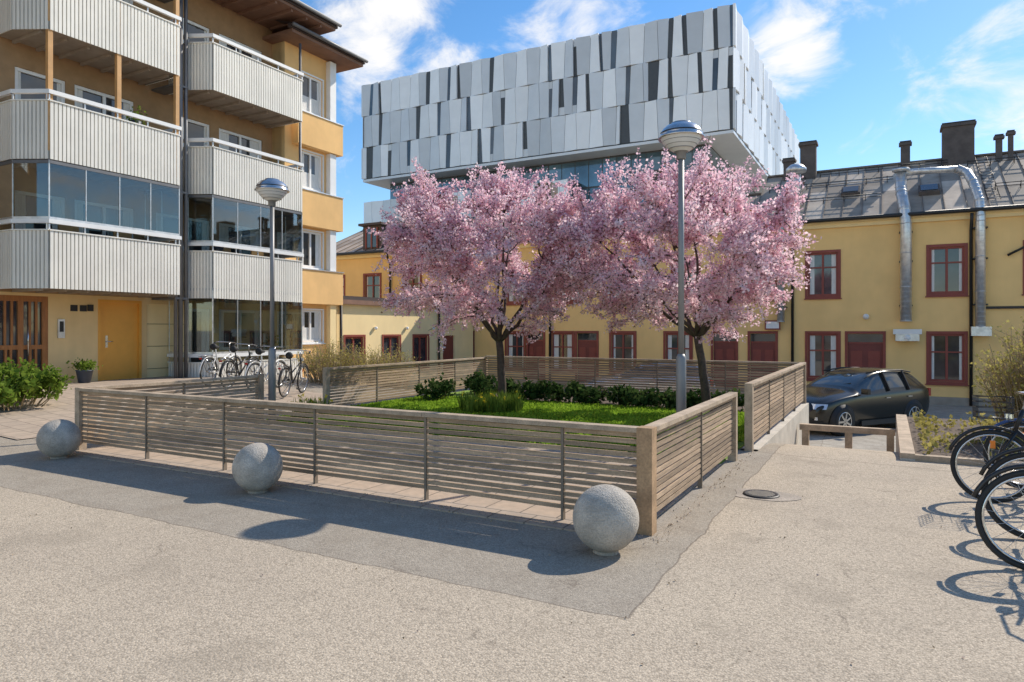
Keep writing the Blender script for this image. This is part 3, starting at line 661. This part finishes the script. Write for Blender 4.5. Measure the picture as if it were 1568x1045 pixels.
d.tube([(WX+.05,8.45,1.0),(WX+.05,8.45,1.7)],.015,8,'chrome')
d.box(WX+.002,WX+.05,9.1,9.25,1.4,1.85,'galv'); d.box(WX+.051,WX+.055,9.13,9.22,1.55,1.8,'blackplastic')
for y in(9.4,9.62): d.box(WX+.002,WX+.02,y,y+.16,2.05,2.2,'blackplastic')
d.box(WX+.002,WX+.06,9.8,9.92,2.06,2.22,'blackplastic')
d.build('doors_and_intercom',e)
G1=[(-17.3,7.83),(-16.6,7.83),(-15.9,8.2),(-15.9,11.3),(-17.3,11.3)]
G2=[(-17.3,12.0),(-16.5,12.0),(-15.9,12.3),(-15.9,15.5),(-17.3,15.5)]
def inset(G,k):
    c=V((-17.3,sum(p[1] for p in G)/5,0)); return [(c.x+(p[0]-c.x)*(1-k/1.4),c.y+(p[1]-c.y)*(1-k/1.8)) for p in G]
def balcony(name,G,b,glass=False,posts=False,bottom=True,ph=1.25):
    bm=MB()
    I=inset(G,.04)
    for z,r in((b+.02,1),(b+.18,0)): bm.poly([(x,y,z) for x,y in I],'slab')
    for (x0,y0),(x1,y1) in zip(I[:-1],I[1:]): bm.poly([(x0,y0,b+.02),(x1,y1,b+.02),(x1,y1,b+.18),(x0,y0,b+.18)],'slab')
    for k in range(7):
        y=G[0][1]+.3+k*(G[3][1]-G[0][1]-.5)/6; bm.box(-17.28,-16.1,y,y+.06,b-.05,b+.018,'slab')
    for (x0,y0),(x1,y1) in zip(G[:-1],G[1:]):
        a=V((x0,y0,0));c=V((x1,y1,0));L_=(c-a).length;u=(c-a).normalized();nn=V((u.y,-u.x,0)); mid=V((-17,(G[0][1]+G[3][1])/2,0))
        if nn.dot((a+c)/2-mid)<0: nn=-nn
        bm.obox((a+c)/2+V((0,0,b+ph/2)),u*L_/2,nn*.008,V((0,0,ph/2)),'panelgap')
        n=max(1,round(L_/.085)); w_=L_/n
        for k in range(n): bm.obox(a+u*(k+.5)*w_+nn*.02+V((0,0,b+ph/2-.005)),u*w_*.37,nn*.011,V((0,0,ph/2)),'panel')
        bm.obox((a+c)/2+nn*.02+V((0,0,b+ph+.012)),u*(L_/2+.01),nn*.03,V((0,0,.014)),'panel')
        bm.obox((a+c)/2+nn*.02+V((0,0,b+ph+.20)),u*(L_/2+.03),nn*.035,V((0,0,.045)),'white')
        k=0
        while k<=L_: bm.obox(a+u*k+V((0,0,b+ph+.10)),u*.015,nn*.015,V((0,0,.09)),'galv'); k+=.75
        if glass:
            z0=b+ph+.25; z1=b+2.78; n=max(1,round(L_/.72)); w_=L_/n
            for k in range(n):
                an=random.uniform(-.012,.012); uu=(u+nn*an).normalized()
                bm.obox(a+u*(k+.5)*w_+V((0,0,(z0+z1)/2)),uu*(w_/2-.012),nn*.003,V((0,0,(z1-z0)/2)),'bglass')
            for k in range(n+1): bm.obox(a+u*k*w_+V((0,0,(z0+z1)/2)),u*.009,nn*.014,V((0,0,(z1-z0)/2)),'galv')
            bm.obox((a+c)/2+V((0,0,z1-.04)),u*L_/2,nn*.02,V((0,0,.035)),'pipegrey'); bm.obox((a+c)/2+V((0,0,z0+.02)),u*L_/2,nn*.02,V((0,0,.03)),'galv')
    if posts:
        for (x,y) in (I[2],(I[2][0],(I[2][1]+I[3][1])/2),I[3]): bm.box(x-.05,x+.05,y-.05,y+.05,b+.18,b+2.8,'postwood')
    bm.build(name,e)
balcony('balcony_a1',G1,2.5,glass=True); balcony('balcony_a2',G1,5.3,posts=True); balcony('balcony_a3',G1,8.1,posts=True)
balcony('balcony_b0',G2,-.05,glass=True,ph=.75); balcony('balcony_b1',G2,2.45,glass=True); balcony('balcony_b2',G2,5.25); balcony('balcony_b3',G2,8.05)
st=MB()
for x,y,z in((-16.3,12.8,3.9),(-16.2,14.6,1.0),(-16.3,10.4,6.75)):
    st.rev([(.001,0),(.1,0),(.14,.2),(.001,.2)],(x,y,z-.2),'terracotta',14)
for y,z in((8.9,2.7),(10.2,2.7),(13.2,2.65),(14.4,2.65)):
    st.box(-16.9,-16.45,y,y+.45,z+.4,z+.46,'white'); st.box(-16.9,-16.85,y,y+.45,z+.46,z+1.45,'postwood')
    for xx in(-16.88,-16.47):
        for yy in(y+.02,y+.43): st.box(xx-.02,xx+.02,yy-.02,yy+.02,z,z+.4,'postwood')
st.build('balcony_pots_and_chairs',e)
for k,(x,y,z) in enumerate(((-16.3,10.4,6.75),(-16.2,14.6,1.1))):
    quadcloud('balcony_plant',np.array([x,y,z+.1])+rng.normal(0,.11,(200,3)),(.04,.08),'leafgreen',e)
pp=MB()
for y in(11.52,11.66,11.82): pp.tube([(-16.35,y,.1),(-16.35,y,11.3)],.045 if y!=11.66 else .06,10,'pipegrey')
for z in(2.4,5.2,8,10.5): pp.box(-17.3,-16.3,11.48,11.86,z,z+.05,'pipegrey')
pp.tube([(-16.2,15.72,-.5),(-16.2,15.72,10.6)],.04,8,'pipegrey')
pp.build('drainpipes',e)
rf=MB()
rf.box(-29.5,-15.55,-2,16.6,11.2,11.28,'soffit'); rf.box(-15.62,-15.5,-2,16.66,11.281,11.42,'roofdark'); rf.poly([(-15.45,-2,11.43),(-15.45,16.7,11.43),(-22,16.7,14.4),(-22,-2,14.4)],'roofdark'); rf.poly([(-15.5,16.6,11.42),(-29.4,16.6,11.42),(-22,16.6,14.4)],'soffit')
rf.box(-29.5,-16.0,15.2,18.45,10.75,10.85,'soffit'); rf.box(-16.08,-15.95,15.1,18.5,10.851,10.97,'roofdark'); rf.poly([(-15.9,15.1,10.98),(-15.9,18.5,10.98),(-19,18.5,11.9),(-19,15.1,11.9)],'roofdark'); rf.poly([(-15.95,18.45,10.86),(-29,18.45,10.86),(-19,18.45,11.9)],'soffit')
rf.poly([(-29.5,-2,11.43),(-29.5,16.7,11.43),(-22,16.7,14.4),(-22,-2,14.4)],'roofdark')
y=-2
while y<16.5: rf.box(-17.2,-15.63,y,y+.07,11.12,11.199,'soffit'); y+=.6
rf.tube([(-15.42,-2,11.38),(-15.42,16.7,11.38)],.06,8,'pipegrey'); rf.tube([(-15.87,15.1,10.93),(-15.87,18.5,10.93)],.06,8,'pipegrey')
rf.build('roof',e)
q=MB(); z=gh(-16.8,9.4)+.02; q.rev([(.001,0),(.13,0),(.18,.28),(.19,.28),(.19,.3),(.15,.3),(.14,.26),(.001,.26)],(-16.8,9.45,z),'terracotta',20); po=q.build('flower_pot')
quadcloud('plant',np.array([-16.8,9.45,z+.4])+rng.normal(0,1,(350,3))*np.array([.11,.11,.06]),(.04,.08),'leafgreen',po)
# ------------------------------------------------------------------ office tower
e=empty('office_building'); r2=random.Random(21)
def facade(mb,O,U,Nn,u0,u1,zrows,wcol,dens=.3):
    O=V(O);U=V(U);Nn=V(Nn); n=round((u1-u0)/wcol); wc=(u1-u0)/n
    P=lambda u,z,d:O+U*u+V((0,0,z))+Nn*d
    for ri,(z0,z1) in enumerate(zrows):
        lean=.08; hist=0
        tb=[u0+wc*i+(lean*(1 if (i+ri)%2 else -1)+r2.uniform(-.04,.04) if 0<i<n else 0) for i in range(n+1)]
        bb=[u0+wc*i-(lean*(1 if (i+ri)%2 else -1)+r2.uniform(-.04,.04) if 0<i<n else 0) for i in range(n+1)]
        for i in range(n):
            T0,T1,B0,B1=tb[i]+.02,tb[i+1]-.02,bb[i]+.02,bb[i+1]-.02
            rr=r2.random()
            if hist: rr+=.15
            hist=0
            if rr<dens:
                hist=1
                wt=r2.uniform(.24,.40); wb=max(.2,min(.46,wt+r2.uniform(-.1,.1)))
                if rr<dens*.08: wt=wb=.7
                Tm=T1-(T1-T0)*wt; Bm=B1-(B1-B0)*wb
                lo_=z0+.05; hi_=z1-.05
                mb.poly([P(Bm,lo_,.02),P(B1,lo_,.02),P(T1,hi_,.02),P(Tm,hi_,.02)],'glassblue' if r2.random()<.6 else 'tdark')
                k=r2.random()
                if k<.3:
                    f0,f1=(0,.22) if k<.15 else (.8,1)
                    L0=V(P(Bm,lo_,.03)).lerp(P(Tm,hi_,.03),f0);L1=V(P(Bm,lo_,.03)).lerp(P(Tm,hi_,.03),f1);R0=V(P(B1,lo_,.03)).lerp(P(T1,hi_,.03),f0);R1=V(P(B1,lo_,.03)).lerp(P(T1,hi_,.03),f1)
                    mb.poly([L0,R0,R1,L1],'tgrey')
                T1=Tm-.01;B1=Bm-.01
            mt='twhite' if r2.random()<.5 else 'tgrey'
            da,db=(.06,.26) if (i+ri)%2 else (.26,.06)
            q=[P(B0,z0+.03,da),P(B1,z0+.03,db),P(T1,z1-.03,db),P(T0,z1-.03,da)]; q0=[P(B0,z0+.03,.0),P(B1,z0+.03,.0),P(T1,z1-.03,.0),P(T0,z1-.03,.0)]
            mb.poly(q,mt)
            for k in range(4): mb.poly([q0[k],q0[(k+1)%4],q[(k+1)%4],q[k]],mt)
f=MB(); f.box(-59.2,-13.1,68.45,123,20.9,32.9,'tdark')
rows=[(21,25),(25,29),(29,33.1)]
facade(f,(0,68.4,0),(1,0,0),(0,-1,0),-59.2,-13.0,rows,1.5,.42)
facade(f,(-13.05,0,0),(0,1,0),(1,0,0),68.2,123,rows,1.7,.2)
facade(f,(-59.2,0,0),(0,1,0),(-1,0,0),68.2,123,rows,1.7,.2)
f.box(-59.2,-13.0,68.2,123,20.6,20.89,'tgrey'); f.build('upper_volume',e)
f=MB(); f.box(-57,-16,71,121,0,20.6,'tdark')
for zz in np.arange(2,20.5,3.1):
    for x in np.arange(-57,-16.1,1.64): f.poly([(x+.05,70.97,zz),(x+1.59,70.97,zz),(x+1.59,70.97,zz+2.9),(x+.05,70.97,zz+2.9)],'glassrecess')
    for y in np.arange(71,120,1.9): f.poly([(-15.97,y+.05,zz),(-15.97,y+1.85,zz),(-15.97,y+1.85,zz+2.9),(-15.97,y+.05,zz+2.9)],'glassrecess')
f.build('glazed_floors',e)
f=MB(); f.box(-59.2,-30,68.45,90,0,17.9,'tdark'); facade(f,(0,68.4,0),(1,0,0),(0,-1,0),-59.2,-30,[(2,6),(6,10),(10,14),(14,18)],1.5); f.build('lower_volume',e)
# ------------------------------------------------------------------ cars
def car(name,loc,heading,paint,est=1.0):
    e=empty(name,loc,heading)
    S=[(2.14,.50,.36,.56,.60,.42),(2.06,.72,.24,.68,.74,.58),(1.8,.84,.20,.80,.87,.66),(1.35,.885,.20,.90,.97,.70),(.9,.90,.20,.955,1.03,.70),(.86,.90,.20,.96,1.05,.70),
       (.12,.90,.20,.985,1.45,.60),(-.5,.90,.20,1.0,1.52,.60),(-1.2,.90,.20,1.02,1.50,.585),(-1.72,.88,.22,1.05,1.42,.555),(-2.04,.84,.28,1.04,1.08,.60),(-2.16,.74,.36,.82,.86,.58)]
    vs=[];
    for x,hw,zb_,zl,zt,ht in S:
        half=[(hw*.86,zb_),(hw*.97,zb_+.1),(hw,zb_+(zl-zb_)*.5),(hw*.985,zl-.05),(hw*.95,zl),(ht+.03,zt-.05),(ht-.06,zt-.005),(ht*.45,zt+.015)]
        ring=[(x,-y,z) for y,z in half]+[(x,0,zt+.02)]+[(x,y,z) for y,z in reversed(half)]
        vs+=ring
    n=17; b=MB()
    for i in range(len(S)-1):
        for j in range(n-1):
            side=j in(4,11); top=5<=j<=10
            mt=paint
            if side and 5<=i<=8: mt='carglass'
            if top and i in(5,9): mt='carglass'
            if j in(0,15): mt='blackplastic'
            k=i*n+j; b.f.append([k,k+1,k+1+n,k+n]); b.m.append(b.mi(mt)); b.s.append(True)
    b.v=vs
    b.f.append(list(range(n))); b.m.append(b.mi(paint)); b.s.append(True)
    b.f.append(list(range((len(S)-1)*n,len(S)*n))[::-1]); b.m.append(b.mi(paint)); b.s.append(True)
    ob=b.build('body',e); md=ob.modifiers.new('s','SUBSURF'); md.levels=2; md.render_levels=2
    d=MB()
    for sy in(-1,1):
        for px in(-.32,-1.1): d.beam((px,sy*.875,1.0),(px-.03,sy*.635,1.45),.03,.09,'blackplastic')
        d.tube([(.2,sy*.62,1.44),(-.5,sy*.615,1.5),(-1.2,sy*.6,1.48),(-1.6,sy*.575,1.42)],.02,6,'blackplastic')
        for wx in(1.36,-1.28):
            yy=sy*.80
            d.rev([(.001,.094),(.385,.094),(.39,-.1)] if sy<0 else [(.001,-.094),(.385,-.094),(.39,.1)],(wx,yy,.36),'blackplastic',28,'y')
            s_=1 if sy<0 else -1
            d.rev([(.33,-.1*s_),(.335,.09*s_),(.31,.115*s_),(.235,.118*s_),(.22,.10*s_)],(wx,yy,.335),'rubber',30,'y')
            d.rev([(.22,.104*s_),(.001,.104*s_)],(wx,yy,.335),'blackplastic',30,'y')
            for k in range(7):
                a=2*math.pi*k/7; d.beam((wx,yy-.115*s_,.335),(wx+.22*math.cos(a),yy-.115*s_,.335+.22*math.sin(a)),.02,.045,'chrome')
            d.torus((wx,yy-.112*s_,.335),(0,1,0),.222,.013,'chrome',30,5)
        d.obox((1.93,sy*.62,.70),(.10,-sy*.09,.0),(.02*1,sy*.10,0),(-.03,0,.06),'headlight')
        d.obox((2.03,sy*.60,.42),(.04,0,0),(0,.09,0),(0,0,.035),'headlight')
        d.obox((-2.05,sy*.70,.90),(.05,0,0),(0,.12,0),(0,0,.10),'redlight')
        d.obox((.72,sy*.99,1.03),(.05,0,0),(0,.09,0),(0,0,.065),paint); d.beam((.72,sy*.88,.98),(.72,sy*.95,1.0),.04,.03,'blackplastic')
        for px in(-.05,-.9): d.obox((px-.2,sy*.905,.84),(.08,0,0),(0,.012,0),(0,0,.013),'chrome')
        d.beam((.75,sy*.892,.26),(-.75,sy*.892,.26),.03,.12,'blackplastic')
    d.obox((2.10,0,.60),(.02,0,0),(0,.36,0),(0,0,.06),'blackplastic'); d.obox((2.115,0,.62),(.015,0,0),(0,.3,0),(0,0,.008),'chrome')
    d.obox((2.12,0,.36),(.02,0,0),(0,.5,0),(0,0,.05),'blackplastic'); d.obox((2.155,0,.46),(.008,0,0),(0,.26,0),(0,0,.055),'signwhite'); d.obox((-2.18,0,.7),(.008,0,0),(0,.26,0),(0,0,.055),'signwhite')
    d.beam((.82,-.1,1.06),(.6,.5,1.2),.012,.012,'blackplastic')
    d.build('wheels_and_trim',e)
hd=math.atan2(-.825,-.565)
h=V((-.565,-.825));lf=V((.825,-.565)); fw=V((-.95,18.1)); c=fw-h*1.36-lf*.82
car('parked_car',(c.x,c.y,-.92),hd,'carpaint')
car('parked_car',(-6.9,21.6,-.92),math.radians(195),'carsilver')
# ------------------------------------------------------------------ bikes
def bike(name,loc,heading,paint,basket=False,lean=.06):
    b=MB(); R=.335
    for cx in(0,-1.06):
        b.torus((cx,0,R),(0,1,0),R-.018,.019,'rubber',44,7); b.torus((cx,0,R),(0,1,0),R-.045,.011,'chrome',44,5)
        b.tube([(cx,-.05,R),(cx,.05,R)],.02,8,'chrome')
        for k in range(18):
            a=2*math.pi*k/18; b.tube([(cx,.03*(1 if k%2 else -1),R),(cx+(R-.05)*math.cos(a+.15),0,R+(R-.05)*math.sin(a+.15))],.0018,3,'chrome',cap=False)
        a0,a1=(math.radians(20),math.radians(150)) if cx==0 else (math.radians(15),math.radians(185))
        b.tube([(cx+(R+.025)*math.cos(a0+(a1-a0)*i/14),0,R+(R+.025)*math.sin(a0+(a1-a0)*i/14)) for i in range(15)],.017,6,paint)
    bb=V((-.62,0,.28));st=V((-.79,0,.72));ht=V((-.235,0,.86));hb=V((-.175,0,.68))
    b.tube([bb,st,st+V((-.05,0,.16))],[.017,.017,.013],8,paint); b.tube([hb,ht],.02,8,paint); b.tube([bb,hb],.019,8,paint)
    b.tube([bb+(st-bb)*.55,hb+V((-.01,0,.08))],.015,8,paint)
    for s_ in(-1,1):
        b.tube([hb+V((0,s_*.05,-.02)),(-.08,s_*.055,.5),(0,s_*.055,R)],.011,6,paint)
        b.tube([st,(-1.06,s_*.06,R)],.009,6,paint); b.tube([bb,(-1.06,s_*.06,R)],.01,6,paint)
    b.tube([ht,ht+V((-.03,0,.14))],.012,6,'chrome'); hp=ht+V((-.03,0,.14))
    b.tube([hp+V((-.2,-.29,-.02)),hp+V((-.08,-.27,.02)),hp+V((.05,-.12,.02)),hp+V((.05,.12,.02)),hp+V((-.08,.27,.02)),hp+V((-.2,.29,-.02))],.011,7,'chrome')
    for s_ in(-1,1): b.tube([hp+V((-.09,s_*.272,.018)),hp+V((-.21,s_*.29,-.02))],.017,7,'rubber')
    sc=st+V((-.06,0,.19))
    b.tube([sc+V((.15,0,0)),sc+V((.05,0,.01)),sc+V((-.06,0,.015)),sc+V((-.12,0,.02))],[.02,.04,.085,.07],10,'rubber')
    b.torus(bb,(0,1,0),.085,.006,'chrome',24,4); b.tube([bb+V((0,-.06,0)),bb+V((.1,-.07,-.13))],.009,5,'chrome'); b.tube([bb+V((0,.06,0)),bb+V((-.1,.07,.13))],.009,5,'chrome')
    for p in((.1,-.11,-.13),(-.1,.11,.13)): b.obox(bb+V(p),(.045,0,0),(0,.04,0),(0,0,.011),'rubber')
    b.beam(bb+V((.08,.04,.07)),(-1.02,.04,R+.05),.02,.05,'blackplastic'); b.beam(bb+V((.08,.04,-.07)),(-1.02,.04,R-.04),.01,.012,'blackplastic')
    b.tube([(-.95,0,.72),(-1.4,0,.72)],.007,5,'chrome')
    for s_ in(-.06,.06): b.tube([(-.85,s_,.70),(-1.4,s_,.70)],.006,5,'bikeblack'); b.tube([(-1.3,s_,.70),(-1.06,s_,R)],.006,5,'bikeblack')
    b.tube([(-.68,.05,.28),(-.78,.17,.01)],.009,5,'chrome')
    b.obox((-.13,0,.80),(.03,0,0),(0,.03,0),(0,0,.03),'headlight'); b.obox((.0,.012,R+.2),(.02,0,0),(0,.006,0),(0,0,.035),'reflector'); b.obox((-1.41,0,.66),(.01,0,0),(0,.03,0),(0,0,.02),'redlight')
    b.tube([ht+V((.03,.02,0)),ht+V((.12,.03,-.05)),ht+V((.08,.03,-.3)),(0,.05,R+.02)],.003,4,'rubber')
    if basket:
        for k in range(5):
            z=.78+.05*k; w_=.13+.008*k; b.tube([(-.12+.25,-w_,z),(-.12+.25,w_,z),(-.14,w_,z),(-.14,-w_,z)],.004,4,'bikeblack',closed=True)
        for i in range(6):
            y=-.13+.052*i
            for x in(.13,-.14): b.tube([(x,y,.78),(x,y*1.2,.98)],.003,4,'bikeblack')
        for i in range(5): b.tube([(.13-.27*i/4,-.13,.78),(.13-.27*i/4,.13,.78)],.003,4,'bikeblack')
    o=b.build(name); o.location=loc; o.rotation_euler=(lean,0,heading); return o
pi=math.pi
bike('bicycle',(.86,5.62,0),pi+.04,'bikeblack',lean=.07); bike('bicycle',(.98,6.45,0),pi-.12,'bikeblack',lean=.05); bike('bicycle',(.86,7.7,0),pi+.05,'bikeblack',True,lean=.06); bike('bicycle',(1.2,8.5,0),pi,'bikeblue',lean=.05)
for (x,y,h_,pt,bk) in((-12.2,11.0,2.0,'bikeblack',False),(-13.2,11.2,1.85,'bikewhite',False),(-13.9,11.0,1.9,'bikeblack',False),(-14.6,11.0,1.9,'bikewhite',False)):
    bike('bicycle',(x,y+.9,gh(x,y)+.012),h_,pt,bk)
q=MB(); 
for y in(5.8,6.6,7.4,8.2):
    q.tube([(1.5,y,0),(1.5,y,.75),(1.55,y,.8),(2.0,y,.8),(2.05,y,.75),(2.05,y,0)],.02,8,'galv')
q.box(1.46,1.54,5.5,8.5,.0,.03,'galv'); q.box(2.01,2.09,5.5,8.5,.0,.03,'galv'); q.build('bicycle_rack')
